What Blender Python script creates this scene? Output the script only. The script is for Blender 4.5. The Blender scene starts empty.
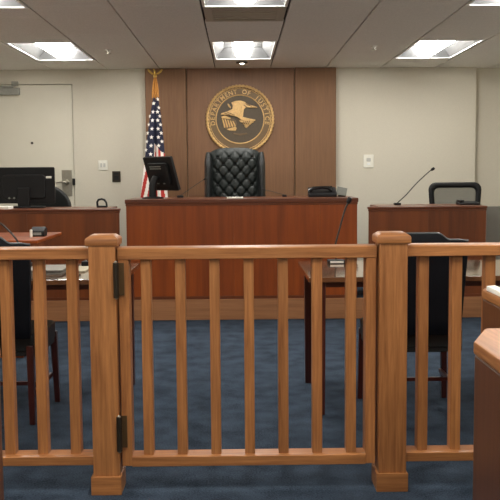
import bpy, bmesh, math, random
from mathutils import Vector, Matrix
random.seed(7)
PI = math.pi
SC = bpy.context.scene
COL = SC.collection

# ------------------------------------------------------------------ colour / materials
def lin(c):
    c /= 255.0
    return c / 12.92 if c <= 0.04045 else ((c + 0.055) / 1.055) ** 2.4
def rgb(r, g, b): return (lin(r), lin(g), lin(b), 1.0)

def nodes(name):
    m = bpy.data.materials.new(name); m.use_nodes = True
    nt = m.node_tree; b = nt.nodes['Principled BSDF']
    return m, nt, b

def plain(name, col, rough=0.5, metal=0.0, var=0.06, scale=30.0, bump=0.0, coat=0.0, spec=0.5):
    """flat coloured surface with a little procedural mottling"""
    m, nt, b = nodes(name)
    tc = nt.nodes.new('ShaderNodeTexCoord'); nz = nt.nodes.new('ShaderNodeTexNoise')
    nz.inputs['Scale'].default_value = scale; nz.inputs['Detail'].default_value = 4
    nt.links.new(tc.outputs['Object'], nz.inputs['Vector'])
    rp = nt.nodes.new('ShaderNodeValToRGB')
    rp.color_ramp.elements[0].position = 0.3; rp.color_ramp.elements[1].position = 0.7
    rp.color_ramp.elements[0].color = tuple(c * (1 - var) for c in col[:3]) + (1,)
    rp.color_ramp.elements[1].color = tuple(min(1, c * (1 + var)) for c in col[:3]) + (1,)
    nt.links.new(nz.outputs['Fac'], rp.inputs['Fac'])
    nt.links.new(rp.outputs['Color'], b.inputs['Base Color'])
    b.inputs['Roughness'].default_value = rough; b.inputs['Metallic'].default_value = metal
    b.inputs['Coat Weight'].default_value = coat; b.inputs['Specular IOR Level'].default_value = spec
    if bump:
        bp = nt.nodes.new('ShaderNodeBump'); bp.inputs['Strength'].default_value = bump
        bp.inputs['Distance'].default_value = 0.004
        nt.links.new(nz.outputs['Fac'], bp.inputs['Height']); nt.links.new(bp.outputs['Normal'], b.inputs['Normal'])
    return m

def wood(name, c_lo, c_hi, axis='Z', freq=42.0, rough=0.42, figure=0.35, coat=0.15, tone=0.10, stretch=0.05):
    """grain runs along `axis`: fine streaks plus a broad figure, tone differs a little per board"""
    m, nt, b = nodes(name); N = nt.nodes; L = nt.links
    tc = N.new('ShaderNodeTexCoord'); oi = N.new('ShaderNodeObjectInfo')
    sh = N.new('ShaderNodeVectorMath'); sh.operation = 'SCALE'
    cb = N.new('ShaderNodeCombineXYZ')
    for i in range(3): L.new(oi.outputs['Random'], cb.inputs[i])
    L.new(cb.outputs[0], sh.inputs[0]); sh.inputs['Scale'].default_value = 9.0
    ad = N.new('ShaderNodeVectorMath'); ad.operation = 'ADD'
    L.new(tc.outputs['Object'], ad.inputs[0]); L.new(sh.outputs[0], ad.inputs[1])
    def mapped(k):
        mp = N.new('ShaderNodeMapping'); s = [k, k, k]; s['XYZ'.index(axis)] = k * stretch
        mp.inputs['Scale'].default_value = s; L.new(ad.outputs[0], mp.inputs['Vector']); return mp
    n1 = N.new('ShaderNodeTexNoise'); n1.inputs['Scale'].default_value = 1; n1.inputs['Detail'].default_value = 6
    n1.inputs['Roughness'].default_value = 0.6; n1.inputs['Distortion'].default_value = 0.3
    L.new(mapped(freq).outputs[0], n1.inputs['Vector'])
    n2 = N.new('ShaderNodeTexNoise'); n2.inputs['Scale'].default_value = 1; n2.inputs['Detail'].default_value = 3
    n2.inputs['Distortion'].default_value = 1.2
    L.new(mapped(freq * 0.14).outputs[0], n2.inputs['Vector'])
    mx = N.new('ShaderNodeMix'); mx.data_type = 'FLOAT'; mx.inputs[0].default_value = figure
    L.new(n1.outputs['Fac'], mx.inputs[2]); L.new(n2.outputs['Fac'], mx.inputs[3])
    rp = N.new('ShaderNodeValToRGB'); rp.color_ramp.elements[0].position = 0.33; rp.color_ramp.elements[1].position = 0.66
    rp.color_ramp.elements[0].color = c_lo; rp.color_ramp.elements[1].color = c_hi
    L.new(mx.outputs[0], rp.inputs['Fac'])
    hv = N.new('ShaderNodeHueSaturation')
    mr = N.new('ShaderNodeMapRange'); mr.inputs['To Min'].default_value = 1 - tone; mr.inputs['To Max'].default_value = 1 + tone
    L.new(oi.outputs['Random'], mr.inputs['Value']); L.new(mr.outputs[0], hv.inputs['Value'])
    L.new(rp.outputs['Color'], hv.inputs['Color']); L.new(hv.outputs['Color'], b.inputs['Base Color'])
    b.inputs['Roughness'].default_value = rough; b.inputs['Coat Weight'].default_value = coat
    b.inputs['Coat Roughness'].default_value = 0.25
    bp = N.new('ShaderNodeBump'); bp.inputs['Strength'].default_value = 0.12; bp.inputs['Distance'].default_value = 0.002
    L.new(n1.outputs['Fac'], bp.inputs['Height']); L.new(bp.outputs['Normal'], b.inputs['Normal'])
    return m

def gloss(m):
    nt = m.node_tree; b = nt.nodes['Principled BSDF']
    for l in list(b.inputs['Normal'].links): nt.links.remove(l)
    b.inputs['Coat Roughness'].default_value = 0.06; b.inputs['Coat IOR'].default_value = 1.8
    return m
OAK_LO, OAK_HI = rgb(132, 80, 42), rgb(190, 128, 74)
M = {}
for ax in 'XYZ':
    M['oak' + ax] = wood('oak_' + ax, OAK_LO, OAK_HI, ax, 95, figure=0.4)
    M['cherry' + ax] = wood('cherry_' + ax, rgb(110, 46, 10), rgb(158, 76, 20), ax, 30, rough=0.36, figure=0.6, coat=0.0, tone=0.07)
    M['walnut' + ax] = wood('dark_cherry_' + ax, rgb(88, 42, 16), rgb(124, 64, 26), ax, 30, rough=0.36, figure=0.6, coat=0.0, tone=0.07)
    M['pew' + ax] = wood('pew_wood_' + ax, rgb(70, 38, 20), rgb(100, 60, 34), ax, 34, rough=0.35)
    M['mahogany' + ax] = wood('mahogany_' + ax, rgb(48, 18, 16), rgb(78, 32, 24), ax, 34, rough=0.3)
    M['tabletop' + ax] = gloss(wood('table_wood_' + ax, rgb(90, 58, 38), rgb(118, 80, 54), ax, 34, rough=0.1, coat=1.0))
    M['cap' + ax] = wood('cherry_cap_' + ax, rgb(84, 40, 20), rgb(116, 60, 30), ax, 34, rough=0.3, coat=0.3)
M['panel'] = wood('wall_panelling', rgb(112, 78, 52), rgb(130, 93, 63), 'Z', 60, rough=0.5, figure=0.25, coat=0.0, tone=0.02)
M['pilaster'] = wood('pilaster_panelling', rgb(108, 75, 49), rgb(125, 90, 60), 'Z', 60, rough=0.5, figure=0.25, coat=0.0, tone=0.02)
M['riser'] = wood('riser_oak', rgb(130, 86, 54), rgb(164, 114, 76), 'X', 40)
M['wall'] = plain('cream_wall_covering', rgb(200, 194, 178), 0.75, var=0.03, scale=140, bump=0.15)
M['wallside'] = plain('cream_wall_side', rgb(206, 200, 184), 0.75, var=0.03, scale=140, bump=0.15)
M['door'] = plain('cream_door_paint', rgb(205, 200, 184), 0.5, var=0.015, scale=6)
M['tile'] = plain('ceiling_tile', rgb(236, 234, 228), 0.9, var=0.07, scale=90, bump=0.4)
M['plenum'] = plain('ceiling_gap', rgb(70, 64, 60), 0.9)
M['white_enamel'] = plain('white_enamel', rgb(232, 234, 232), 0.35, var=0.01)
M['reflector'] = plain('reflector_paint', rgb(126, 127, 128), 0.34, 0.6, var=0.01)
M['vent'] = plain('vent_paint', rgb(176, 172, 158), 0.5, var=0.02)
M['chrome'] = plain('brushed_steel', rgb(168, 163, 150), 0.35, 0.8)
M['grey_metal'] = plain('closer_grey', rgb(150, 150, 142), 0.45, 0.4)
M['bronze_dark'] = plain('dark_bronze', rgb(58, 50, 40), 0.45, 0.6)
M['leaf'] = plain('antique_bronze', rgb(98, 74, 46), 0.5, 0.4)
M['brass'] = plain('brass', rgb(196, 160, 84), 0.35, 0.85)
M['gold'] = plain('gold_relief', rgb(204, 166, 108), 0.42, 0.25, var=0.15, scale=60)
M['seal_ground'] = plain('seal_ground', rgb(78, 66, 50), 0.55, 0.15, var=0.1, scale=60)
M['seal_band'] = plain('seal_band', rgb(108, 86, 58), 0.55, 0.15, var=0.1, scale=60)
M['gold_cord'] = plain('gold_cord', rgb(176, 116, 40), 0.7, var=0.25, scale=120)
M['black_plastic'] = plain('black_plastic', rgb(10, 10, 12), 0.55, var=0.1, spec=0.35)
M['black_gloss'] = plain('black_gloss', rgb(14, 15, 18), 0.2, var=0.05)
M['grey_plastic'] = plain('grey_plastic', rgb(120, 122, 114), 0.4)
M['white_plastic'] = plain('white_plastic', rgb(228, 226, 214), 0.4, var=0.02)
M['paper'] = plain('white_paper', rgb(238, 236, 226), 0.8, var=0.015)
M['paper_grey'] = plain('grey_paper', rgb(128, 124, 116), 0.8, var=0.08, scale=60)
M['paper_mid'] = plain('pale_grey_plastic', rgb(188, 187, 180), 0.5)
M['pad'] = plain('pad_paper', rgb(168, 160, 138), 0.8)
M['leather'] = plain('black_green_leather', rgb(20, 26, 24), 0.5, var=0.12, scale=80, bump=0.1, spec=0.35)
M['leather_dark'] = plain('black_leather', rgb(13, 16, 16), 0.46, var=0.12, scale=80, bump=0.1)
M['navy'] = plain('navy_upholstery', rgb(8, 10, 17), 0.6, var=0.1, scale=90, bump=0.1, spec=0.2)
M['highlight_piping'] = plain('grey_highlight_piping', rgb(76, 80, 82), 0.4)  # grey paints in the highlight along the dark chair crest
M['grey_fabric'] = plain('grey_fabric', rgb(126, 124, 116), 0.9, var=0.08, scale=200)
M['f_blue'] = plain('flag_blue', rgb(18, 22, 50), 0.8, var=0.08)
M['f_red'] = plain('flag_red', rgb(176, 46, 38), 0.8, var=0.08)
M['f_white'] = plain('flag_white', rgb(232, 226, 218), 0.8, var=0.03)
M['steel_dark'] = plain('dark_steel', rgb(70, 68, 66), 0.35, 0.7)

def carpet():
    m, nt, b = nodes('navy_carpet'); N = nt.nodes; L = nt.links
    tc = N.new('ShaderNodeTexCoord')
    n1 = N.new('ShaderNodeTexNoise'); n1.inputs['Scale'].default_value = 130; n1.inputs['Detail'].default_value = 3
    n2 = N.new('ShaderNodeTexNoise'); n2.inputs['Scale'].default_value = 7.0; n2.inputs['Detail'].default_value = 4
    for n in (n1, n2): L.new(tc.outputs['Object'], n.inputs['Vector'])
    mx = N.new('ShaderNodeMix'); mx.data_type = 'FLOAT'; mx.inputs[0].default_value = 0.45
    L.new(n1.outputs['Fac'], mx.inputs[2]); L.new(n2.outputs['Fac'], mx.inputs[3])
    rp = N.new('ShaderNodeValToRGB'); rp.color_ramp.elements[0].position = 0.32; rp.color_ramp.elements[1].position = 0.7
    rp.color_ramp.elements[0].color = rgb(27, 36, 46); rp.color_ramp.elements[1].color = rgb(74, 87, 103)
    L.new(mx.outputs[0], rp.inputs['Fac']); L.new(rp.outputs['Color'], b.inputs['Base Color'])
    b.inputs['Roughness'].default_value = 1.0; b.inputs['Specular IOR Level'].default_value = 0.1
    bp = N.new('ShaderNodeBump'); bp.inputs['Strength'].default_value = 0.5; bp.inputs['Distance'].default_value = 0.006
    L.new(n1.outputs['Fac'], bp.inputs['Height']); L.new(bp.outputs['Normal'], b.inputs['Normal'])
    return m
M['carpet'] = carpet()

def emitter(name, col, s):
    m, nt, b = nodes(name)
    b.inputs['Base Color'].default_value = col
    b.inputs['Emission Color'].default_value = col; b.inputs['Emission Strength'].default_value = s
    return m
LAMP = 32.0
M['lamp'] = emitter('lit_lens', (1.0, 0.965, 0.90, 1), LAMP)
M['downlamp'] = emitter('lit_bulb', (1.0, 0.93, 0.8, 1), 14.0)

def mesh_fabric():
    m, nt, b = nodes('grey_mesh_fabric'); N = nt.nodes; L = nt.links
    tr = N.new('ShaderNodeBsdfTransparent'); mx = N.new('ShaderNodeMixShader')
    b.inputs['Base Color'].default_value = rgb(92, 94, 88); b.inputs['Roughness'].default_value = 0.8
    tc = N.new('ShaderNodeTexCoord'); ck = N.new('ShaderNodeTexChecker'); ck.inputs['Scale'].default_value = 700
    ck.inputs['Color1'].default_value = (0.9, 0.9, 0.9, 1); ck.inputs['Color2'].default_value = (0.45, 0.45, 0.45, 1)
    L.new(tc.outputs['Object'], ck.inputs['Vector']); L.new(ck.outputs['Fac'], mx.inputs[0])
    ck.inputs['Color1'].default_value = (1, 1, 1, 1)
    mx.inputs[0].default_value = 0.72
    for l in list(mx.inputs[0].links): nt.links.remove(l)
    L.new(tr.outputs[0], mx.inputs[1]); L.new(b.outputs[0], mx.inputs[2])
    L.new(mx.outputs[0], N['Material Output'].inputs['Surface'])
    return m
M['mesh'] = mesh_fabric()

# ------------------------------------------------------------------ objects
ORG = {}
def tag(o, label=None, cat=None, group=None, kind=None):
    if label: o['label'] = label
    if cat: o['category'] = cat
    if group: o['group'] = group
    if kind: o['kind'] = kind
    return o
def thing(name, label, cat, loc=(0, 0, 0), rz=0.0, group=None):
    o = bpy.data.objects.new(name, None); COL.objects.link(o)
    o.empty_display_size = 0.1; o.location = loc; o.rotation_euler = (0, 0, rz)
    ORG[o.name] = Vector(loc)
    return tag(o, label, cat, group)

class MB:
    """collects shapes into one mesh"""
    def __init__(s): s.bm = bmesh.new(); s.hard = False
    def _bev(s, vs, off, seg):
        s.hard = True
        es = list({e for v in vs for e in v.link_edges})
        bmesh.ops.bevel(s.bm, geom=es, offset=off, segments=seg, affect='EDGES', profile=0.5, clamp_overlap=True)
    def box(s, x0, x1, y0, y1, z0, z1, bev=0.0, seg=1, mat=None):
        P = [(x, y, z) for x in (x0, x1) for y in (y0, y1) for z in (z0, z1)]
        vs = [s.bm.verts.new(mat @ Vector(p) if mat else p) for p in P]
        for f in ((0, 1, 3, 2), (4, 6, 7, 5), (0, 4, 5, 1), (2, 3, 7, 6), (0, 2, 6, 4), (1, 5, 7, 3)):
            s.bm.faces.new([vs[i] for i in f])
        if bev: s._bev(vs, bev, seg)
        return s
    def prism(s, pts, a0, a1, axis='Y', bev=0.0, seg=1, mat=None):
        """polygon in the plane across `axis`, extruded a0..a1"""
        def P(u, v, a):
            p = Vector((u, a, v)) if axis == 'Y' else (Vector((a, u, v)) if axis == 'X' else Vector((u, v, a)))
            return mat @ p if mat else p
        A = [s.bm.verts.new(P(u, v, a0)) for u, v in pts]; B = [s.bm.verts.new(P(u, v, a1)) for u, v in pts]
        n = len(pts); s.hard = True
        s.bm.faces.new(A); s.bm.faces.new(B[::-1])
        for i in range(n):
            j = (i + 1) % n; s.bm.faces.new((A[i], B[i], B[j], A[j]))
        if bev: s._bev(A + B, bev, seg)
        return s
    def tube(s, pts, r, seg=8, cap=True):
        pts = [Vector(p) for p in pts]; n = len(pts); rs = r if isinstance(r, (list, tuple)) else [r] * n
        t0 = (pts[1] - pts[0]).normalized()
        up = Vector((0, 0, 1)) if abs(t0.z) < 0.9 else Vector((1, 0, 0))
        nrm = t0.cross(up).normalized(); rings = []
        for i in range(n):
            t = (pts[min(i + 1, n - 1)] - pts[max(i - 1, 0)]).normalized()
            nrm = (nrm - t * nrm.dot(t)).normalized(); bi = t.cross(nrm)
            rings.append([s.bm.verts.new(pts[i] + (nrm * math.cos(2 * PI * k / seg) + bi * math.sin(2 * PI * k / seg)) * rs[i]) for k in range(seg)])
        for a, b in zip(rings, rings[1:]):
            for k in range(seg):
                l = (k + 1) % seg; s.bm.faces.new((a[k], a[l], b[l], b[k]))
        if cap: s.bm.faces.new(rings[0][::-1]); s.bm.faces.new(rings[-1])
        return s
    def lathe(s, prof, c=(0, 0, 0), seg=24, mat=None):
        """profile of (r, z) turned about Z through c (optionally turned by mat first)"""
        rings = []; c = Vector(c)
        for r, z in prof:
            ring = []
            for k in range(seg):
                p = Vector((r * math.cos(2 * PI * k / seg), r * math.sin(2 * PI * k / seg), z))
                ring.append(s.bm.verts.new((mat @ p if mat else p) + c))
            rings.append(ring)
        for a, b in zip(rings, rings[1:]):
            for k in range(seg):
                l = (k + 1) % seg; s.bm.faces.new((a[k], a[l], b[l], b[k]))
        if prof[0][0] > 1e-5: s.bm.faces.new(rings[0][::-1])
        if prof[-1][0] > 1e-5: s.bm.faces.new(rings[-1])
        return s
    def ball(s, c, r, sc=(1, 1, 1), seg=16):
        m = Matrix.Translation(c) @ Matrix.Diagonal((r * sc[0], r * sc[1], r * sc[2], 1))
        bmesh.ops.create_uvsphere(s.bm, u_segments=seg, v_segments=max(6, seg // 2), radius=1, matrix=m); return s
    def grid(s, fn, nu, nv, wrap_u=False, wrap_v=False):
        V = [[s.bm.verts.new(fn(i / nu, j / nv)) for j in range(nv if wrap_v else nv + 1)] for i in range(nu if wrap_u else nu + 1)]
        F = []
        for i in range(nu):
            for j in range(nv):
                a = V[i]; b = V[(i + 1) % len(V)]; j2 = (j + 1) % len(a)
                F.append((s.bm.faces.new((a[j], b[j], b[j2], a[j2])), i / nu, j / nv))
        return F
    def build(s, name, mat, parent=None, local=False, loc=None, smooth=True):
        bmesh.ops.remove_doubles(s.bm, verts=s.bm.verts, dist=1e-6)
        bmesh.ops.recalc_face_normals(s.bm, faces=s.bm.faces)
        org = Vector((0, 0, 0))
        if parent is not None and not local: org = ORG[parent.name]
        if parent is None and loc is not None: org = Vector(loc)
        if org.length: bmesh.ops.translate(s.bm, vec=-org, verts=s.bm.verts)
        me = bpy.data.meshes.new(name); s.bm.to_mesh(me); s.bm.free()
        for m in (mat if isinstance(mat, (list, tuple)) else [mat]): me.materials.append(m)
        if smooth:
            me.polygons.foreach_set('use_smooth', [True] * len(me.polygons))
            me.set_sharp_from_angle(angle=math.radians(38))
        o = bpy.data.objects.new(name, me); COL.objects.link(o)
        if smooth and s.hard:                             # keep the large flat faces flat beside their bevels
            wn = o.modifiers.new('weighted_normals', 'WEIGHTED_NORMAL'); wn.keep_sharp = True; wn.weight = 80
        if parent is not None: o.parent = parent; ORG[o.name] = ORG[parent.name]
        else:
            o.location = org; ORG[o.name] = org
        return o

def copy_tree(o, parent=None):
    c = o.copy(); COL.objects.link(c)
    if parent is not None: c.parent = parent
    for ch in list(o.children): copy_tree(ch, c)
    return c
def struct(o): o['kind'] = 'structure'; return o
def rrect(w, h, r, n=5, cx=0, cy=0):
    pts = []
    for sx, sy, a0 in ((1, 1, 0), (-1, 1, PI / 2), (-1, -1, PI), (1, -1, 1.5 * PI)):
        for k in range(n + 1):
            a = a0 + PI / 2 * k / n
            pts.append((cx + sx * (w / 2 - r) + r * math.cos(a), cy + sy * (h / 2 - r) + r * math.sin(a)))
    return pts
def sstep(a, b, x):
    t = min(1, max(0, (x - a) / (b - a))); return t * t * (3 - 2 * t)

# ------------------------------------------------------------------ the room
CZ, WY, PZ = 2.46, 9.66, 0.185          # ceiling height, back wall, platform height
XL, XR, YB = -3.4, 3.4, -3.2
struct(MB().box(XL, XR, YB, WY + 0.2, -0.1, 0).build('floor', M['carpet'], smooth=False))
MB().box(XL, XR, 7.80, WY + 0.2, 0, PZ).build('platform_floor', M['carpet'], smooth=False)['kind'] = 'structure'
struct(MB().box(XL, XR, 7.78, 7.80, 0, PZ + 0.002, 0.003).build('trim_1', M['riser']))
DX0, DX1, DZ1 = -2.74, -1.815, 2.305     # door opening
w = MB()
w.box(XL, DX0, WY, WY + 0.12, 0, CZ + 0.05); w.box(DX1, 2.62, WY, WY + 0.12, 0, CZ + 0.05); w.box(DX0, DX1, WY, WY + 0.12, DZ1, CZ + 0.05)
w.box(2.62, XR, WY + 0.10, WY + 0.2, 0, CZ + 0.05)
struct(w.build('wall_back', M['wall'], smooth=False))
struct(MB().box(XL - 0.1, XL, YB, WY + 0.2, 0, CZ + 0.05).build('wall_left', M['wallside'], smooth=False))
struct(MB().box(XR, XR + 0.1, YB, WY + 0.2, 0, CZ + 0.05).build('wall_right', M['wallside'], smooth=False))
struct(MB().box(XL, XR, YB - 0.1, YB, 0, CZ + 0.05).build('wall_front', M['wallside'], smooth=False))
b = MB()
b.box(DX1 + 0.06, -1.03, WY - 0.015, WY, PZ, PZ + 0.1, 0.003); b.box(1.09, 2.61, WY - 0.015, WY, PZ, PZ + 0.1, 0.003)
struct(b.build('baseboard_back', M['riser']))

# door (panel, hardware)
dr = MB().box(DX0 + 0.006, DX1 - 0.006, WY + 0.012, WY + 0.055, PZ + 0.008, DZ1 - 0.006, 0.002).build('door_1', M['door'])
struct(dr); tag(dr, 'flat cream door with steel lever plate in the left of the back wall', 'door')
struct(MB().box(DX0, DX1, WY + 0.075, WY + 0.12, PZ, DZ1).build('trim_2', M['plenum'], smooth=False))
MB().box(-1.955, -1.842, WY + 0.003, WY + 0.012, 1.08, 1.37, 0.004, 2).build('lock_plate', M['chrome'], dr)
lv = MB(); lv.lathe([(0.026, 0), (0.028, 0.012), (0.02, 0.03), (0.012, 0.05)], (-1.9, WY + 0.003, 1.235), 20, Matrix.Rotation(PI / 2, 4, 'X'))
lv.tube([(-1.9, WY - 0.045, 1.235), (-1.93, WY - 0.05, 1.237), (-1.99, WY - 0.045, 1.232), (-2.01, WY - 0.04, 1.228)], [0.011, 0.011, 0.009, 0.008], 10)
lv.build('door_lever', M['chrome'], dr)
MB().box(-1.836, -1.806, WY - 0.02, WY + 0.011, 1.20, 1.275, 0.004).build('latch_strike', M['black_plastic'], dr)
MB().lathe([(0.014, 0), (0.014, 0.008), (0.006, 0.01), (0.006, 0.004)], (-2.272, WY + 0.012, 1.667), 16, Matrix.Rotation(PI / 2, 4, 'X')).build('peephole', M['bronze_dark'], dr)
cl = MB().box(-2.66, -2.385, WY - 0.05, WY + 0.012, 2.19, 2.265, 0.006, 2).build('door_closer', M['grey_metal'], dr)
ar = MB().box(-2.47, -2.40, WY - 0.03, WY + 0.005, 2.285, 2.335, 0.004)
ar.tube([(-2.42, WY - 0.03, 2.29), (-2.45, WY - 0.06, 2.275), (-2.6, WY - 0.09, 2.272)], 0.010, 8)
ar.build('closer_arm', M['grey_metal'], dr)

# wood panelling behind the bench
struct(MB().box(-1.012, -0.566, WY - 0.06, WY, PZ, CZ, 0.006).build('trim_3', M['pilaster']))
struct(MB().box(0.620, 1.070, WY - 0.06, WY, PZ, CZ, 0.006).build('trim_4', M['pilaster']))
struct(MB().box(-0.560, 0.614, WY - 0.03, WY, PZ, CZ).build('trim_5', M['panel']))

# ceiling: long columns of tiles with dark reveals between the columns
def tee(k): return -0.25 + 0.605 * k + (0.035 if k <= -2 else 0.0)
def cells(k): return tee(k), tee(k + 1)
LROWS = [(7.70, 8.91), (4.92, 6.13), (1.9, 3.11), (-1.1, 0.11)]
VENT = (6.13, 6.70)
ct = MB()
for k in range(-6, 7):
    x0, x1 = cells(k); x0 = max(XL, x0 + 0.006); x1 = min(XR, x1 - 0.006)
    if x1 - x0 < 0.05: continue
    cut = []
    if k in (-3, 0, 3): cut = list(LROWS)
    if k == 0: cut.append(VENT)
    off = {2: 6.04, -2: 6.05, 1: 6.64, -1: 6.05, 3: 7.70, -3: 7.70, 0: 7.70, 4: 8.91}.get(k, 6.05 + 0.3 * (k % 3))
    js = [off + 1.21 * n for n in range(-14, 6)]
    js = sorted([j for j in js if YB < j < WY and not any(a - 0.08 < j < c + 0.08 for a, c in cut)] + [YB, WY + 0.1] + [v for c in cut for v in c])
    for a, c in zip(js, js[1:]):
        if any(abs(a - q[0]) < 1e-4 for q in cut): continue
        if c - a < 0.02: continue
        ct.box(x0, x1, a + 0.0012, c - 0.0012, CZ, CZ + 0.02, 0.001)
struct(ct.build('ceiling', M['tile'], smooth=False))
struct(MB().box(XL - 0.1, XR + 0.1, YB - 0.1, WY + 0.2, CZ + 0.17, CZ + 0.2).build('trim_6', M['plenum'], smooth=False))
# tee grid just above the tiles closes the reveals
g = MB()
for k in range(-6, 8):
    x = tee(k)
    if XL < x < XR: g.box(x - 0.012, x + 0.012, YB, WY, CZ + 0.021, CZ + 0.03)
struct(g.build('trim_7', M['plenum'], smooth=False))

# ------------------------------------------------------------------ ceiling things
def troffer():
    t = thing('ceiling_light', '', 'light', (0, 0, 0))
    W2, L2, D = 0.2925, 0.598, 0.105
    f = MB()                                          # flange ring
    for a in (-1, 1):
        f.box(a * W2 if a < 0 else W2 - 0.02, -W2 + 0.02 if a < 0 else W2, -L2, L2, 0, 0.012)
        f.box(-W2 + 0.02, W2 - 0.02, a * L2 if a < 0 else L2 - 0.02, -L2 + 0.02 if a < 0 else L2, 0, 0.012)
    f.build('frame', M['white_enamel'], t, local=True)
    h = MB(); o = (W2 - 0.02, L2 - 0.02); i = (W2 - 0.10, L2 - 0.06)
    vo = [h.bm.verts.new((sx * o[0], sy * o[1], 0.006)) for sx, sy in ((-1, -1), (1, -1), (1, 1), (-1, 1))]
    vi = [h.bm.verts.new((sx * i[0], sy * i[1], D)) for sx, sy in ((-1, -1), (1, -1), (1, 1), (-1, 1))]
    for q in range(4):
        r = (q + 1) % 4; h.bm.faces.new((vo[q], vo[r], vi[r], vi[q]))
    h.bm.faces.new(vi)
    h.build('reflector', M['reflector'], t, local=True, smooth=False)
    l = MB(); n = 10
    pts = [(0.085 * math.cos(PI * k / n + PI), 0.070 + 0.080 * math.sin(PI * k / n + PI)) for k in range(n + 1)]
    l.prism(pts, -L2 + 0.09, L2 - 0.09, 'Y')
    l.build('lens', M['lamp'], t, local=True)
    return t
proto = troffer()
side = {-3: 'left-hand', 0: 'middle', 3: 'right-hand'}
row = ['lit %s ceiling light nearest the back wall', 'lit %s ceiling light cut by the top edge of the photo',
       'lit %s ceiling light above the public side', 'lit %s ceiling light at the rear of the room']
first = True
for r, (a, c) in enumerate(LROWS):
    for k in (-3, 0, 3):
        o = proto if first else copy_tree(proto); first = False
        o.location = (0.0525 + 0.605 * k + (0.035 if k < 0 else 0.0), (a + c) / 2, CZ); tag(o, row[r] % side[k], 'light', 'recessed ceiling lights')

v = thing('air_vent', 'square ceiling air vent between the two middle lights', 'vent', (0.0525, 6.415, CZ))
f = MB(); W2, L2 = 0.29, 0.28
f.box(-W2, W2, -L2, -L2 + 0.06, 0, 0.012, 0.003); f.box(-W2, W2, L2 - 0.05, L2, 0, 0.012, 0.003)
f.box(-W2, -W2 + 0.06, -L2 + 0.06, L2 - 0.05, 0, 0.012, 0.003); f.box(W2 - 0.06, W2, -L2 + 0.06, L2 - 0.05, 0, 0.012, 0.003)
f.build('frame', M['vent'], v, local=True)
MB().box(-W2 + 0.02, W2 - 0.02, -L2 + 0.02, L2 - 0.02, 0.03, 0.04).build('backing', M['vent'], v, local=True)
for q in range(5):
    y = -0.19 + q * 0.09
    MB().box(-W2 + 0.05, W2 - 0.05, -0.043, 0.043, -0.002, 0.002, mat=Matrix.Translation((0, y, 0.006)) @ Matrix.Rotation(0.04, 4, 'X')).build('slat', M['vent'], v, local=True)
for nm, x, y, lb in (('s', -1.187, 8.17, 'small white ceiling sprinkler beside the left-hand light'), ('s', 1.237, 8.02, 'small white ceiling sprinkler beside the right-hand light')):
    t = thing('sprinkler_head', lb, 'sprinkler', (x, y, CZ + 0.002), group='ceiling sprinklers')
    MB().lathe([(0.012, 0.03), (0.012, 0.001), (0.034, 0), (0.03, -0.008), (0.012, -0.012), (0.010, -0.03), (0.0, -0.032)], (0, 0, 0), 18).build('escutcheon', M['white_plastic'], t, local=True)
    MB().lathe([(0.0, -0.033), (0.02, -0.034), (0.02, -0.037), (0.0, -0.038)], (0, 0, 0), 14).build('deflector', M['chrome'], t, local=True)
t = thing('downlight', 'tiny round lit downlight just in front of the wood panelling', 'light', (0.043, 9.10, CZ))
MB().lathe([(0.028, -0.001), (0.062, -0.001), (0.060, -0.012), (0.034, -0.018), (0.028, -0.001)], (0, 0, 0), 22).build('trim_ring', M['bronze_dark'], t, local=True)
MB().ball((0, 0, -0.010), 0.027, (1, 1, 0.5)).build('bulb', M['downlamp'], t, local=True)

# ------------------------------------------------------------------ seal on the panelling
SY = WY - 0.03; R0 = 0.374
seal = thing('wall_seal', 'round bronze seal with gold eagle relief and rope border on wood panelling', 'seal', (0.018, SY, 1.906))
RX = Matrix.Rotation(PI / 2, 4, 'X')          # local z -> -Y (out of the wall)
MB().lathe([(R0 - 0.012, 0), (R0 - 0.012, 0.02), (0, 0.02)], (0, 0, 0), 72, RX).build('disc', M['seal_band'], seal, local=True)
MB().lathe([(0.258, 0.021), (0.258, 0.024), (0, 0.024)], (0, 0, 0), 64, RX).build('field', M['seal_ground'], seal, local=True)
rp = MB()
def rope(u, v_):
    a = 2 * PI * u; q = 2 * PI * v_; r = 0.015 * (1 + 0.24 * math.cos(2 * q + 60 * a))
    rr = R0 - 0.015 + r * math.cos(q); return RX @ Vector((rr * math.cos(a), rr * math.sin(a), 0.02 + r * math.sin(q)))
rp.grid(rope, 396, 10, True, True); rp.build('rope_border', M['gold'], seal, local=True)
rg = MB()
for rr, tr in ((0.262, 0.007), (0.333, 0.004)):
    rg.grid(lambda u, v_: RX @ Vector(((rr + tr * math.cos(2 * PI * v_)) * math.cos(2 * PI * u), (rr + tr * math.cos(2 * PI * v_)) * math.sin(2 * PI * u), 0.022 + tr * math.sin(2 * PI * v_))), 90, 8, True, True)
rg.build('ring', M['gold'], seal, local=True)
# lettering round the band
msg = 'DEPARTMENT OF JUSTICE'
for i, ch in enumerate(msg):
    if ch == ' ': continue
    cu = bpy.data.curves.new('glyph', 'FONT'); cu.body = ch; cu.size = 0.066; cu.extrude = 0.003; cu.offset = 0.0012
    cu.align_x = 'CENTER'; cu.align_y = 'CENTER'
    to = bpy.data.objects.new('glyph', cu); COL.objects.link(to)
    bpy.context.view_layer.update()
    me = bpy.data.meshes.new_from_object(to.evaluated_get(bpy.context.evaluated_depsgraph_get()))
    a = math.radians(188 - 196 * i / (len(msg) - 1)); r = 0.297
    me.transform(RX @ Matrix.Translation((r * math.cos(a), r * math.sin(a), 0.024)) @ Matrix.Rotation(a - PI / 2, 4, 'Z'))
    tx = MB(); tx.bm.from_mesh(me); tx.build('letter', M['gold'], seal, local=True, smooth=False)
    bpy.data.objects.remove(to); bpy.data.curves.remove(cu); bpy.data.meshes.remove(me)
K = 0.001585
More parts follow.
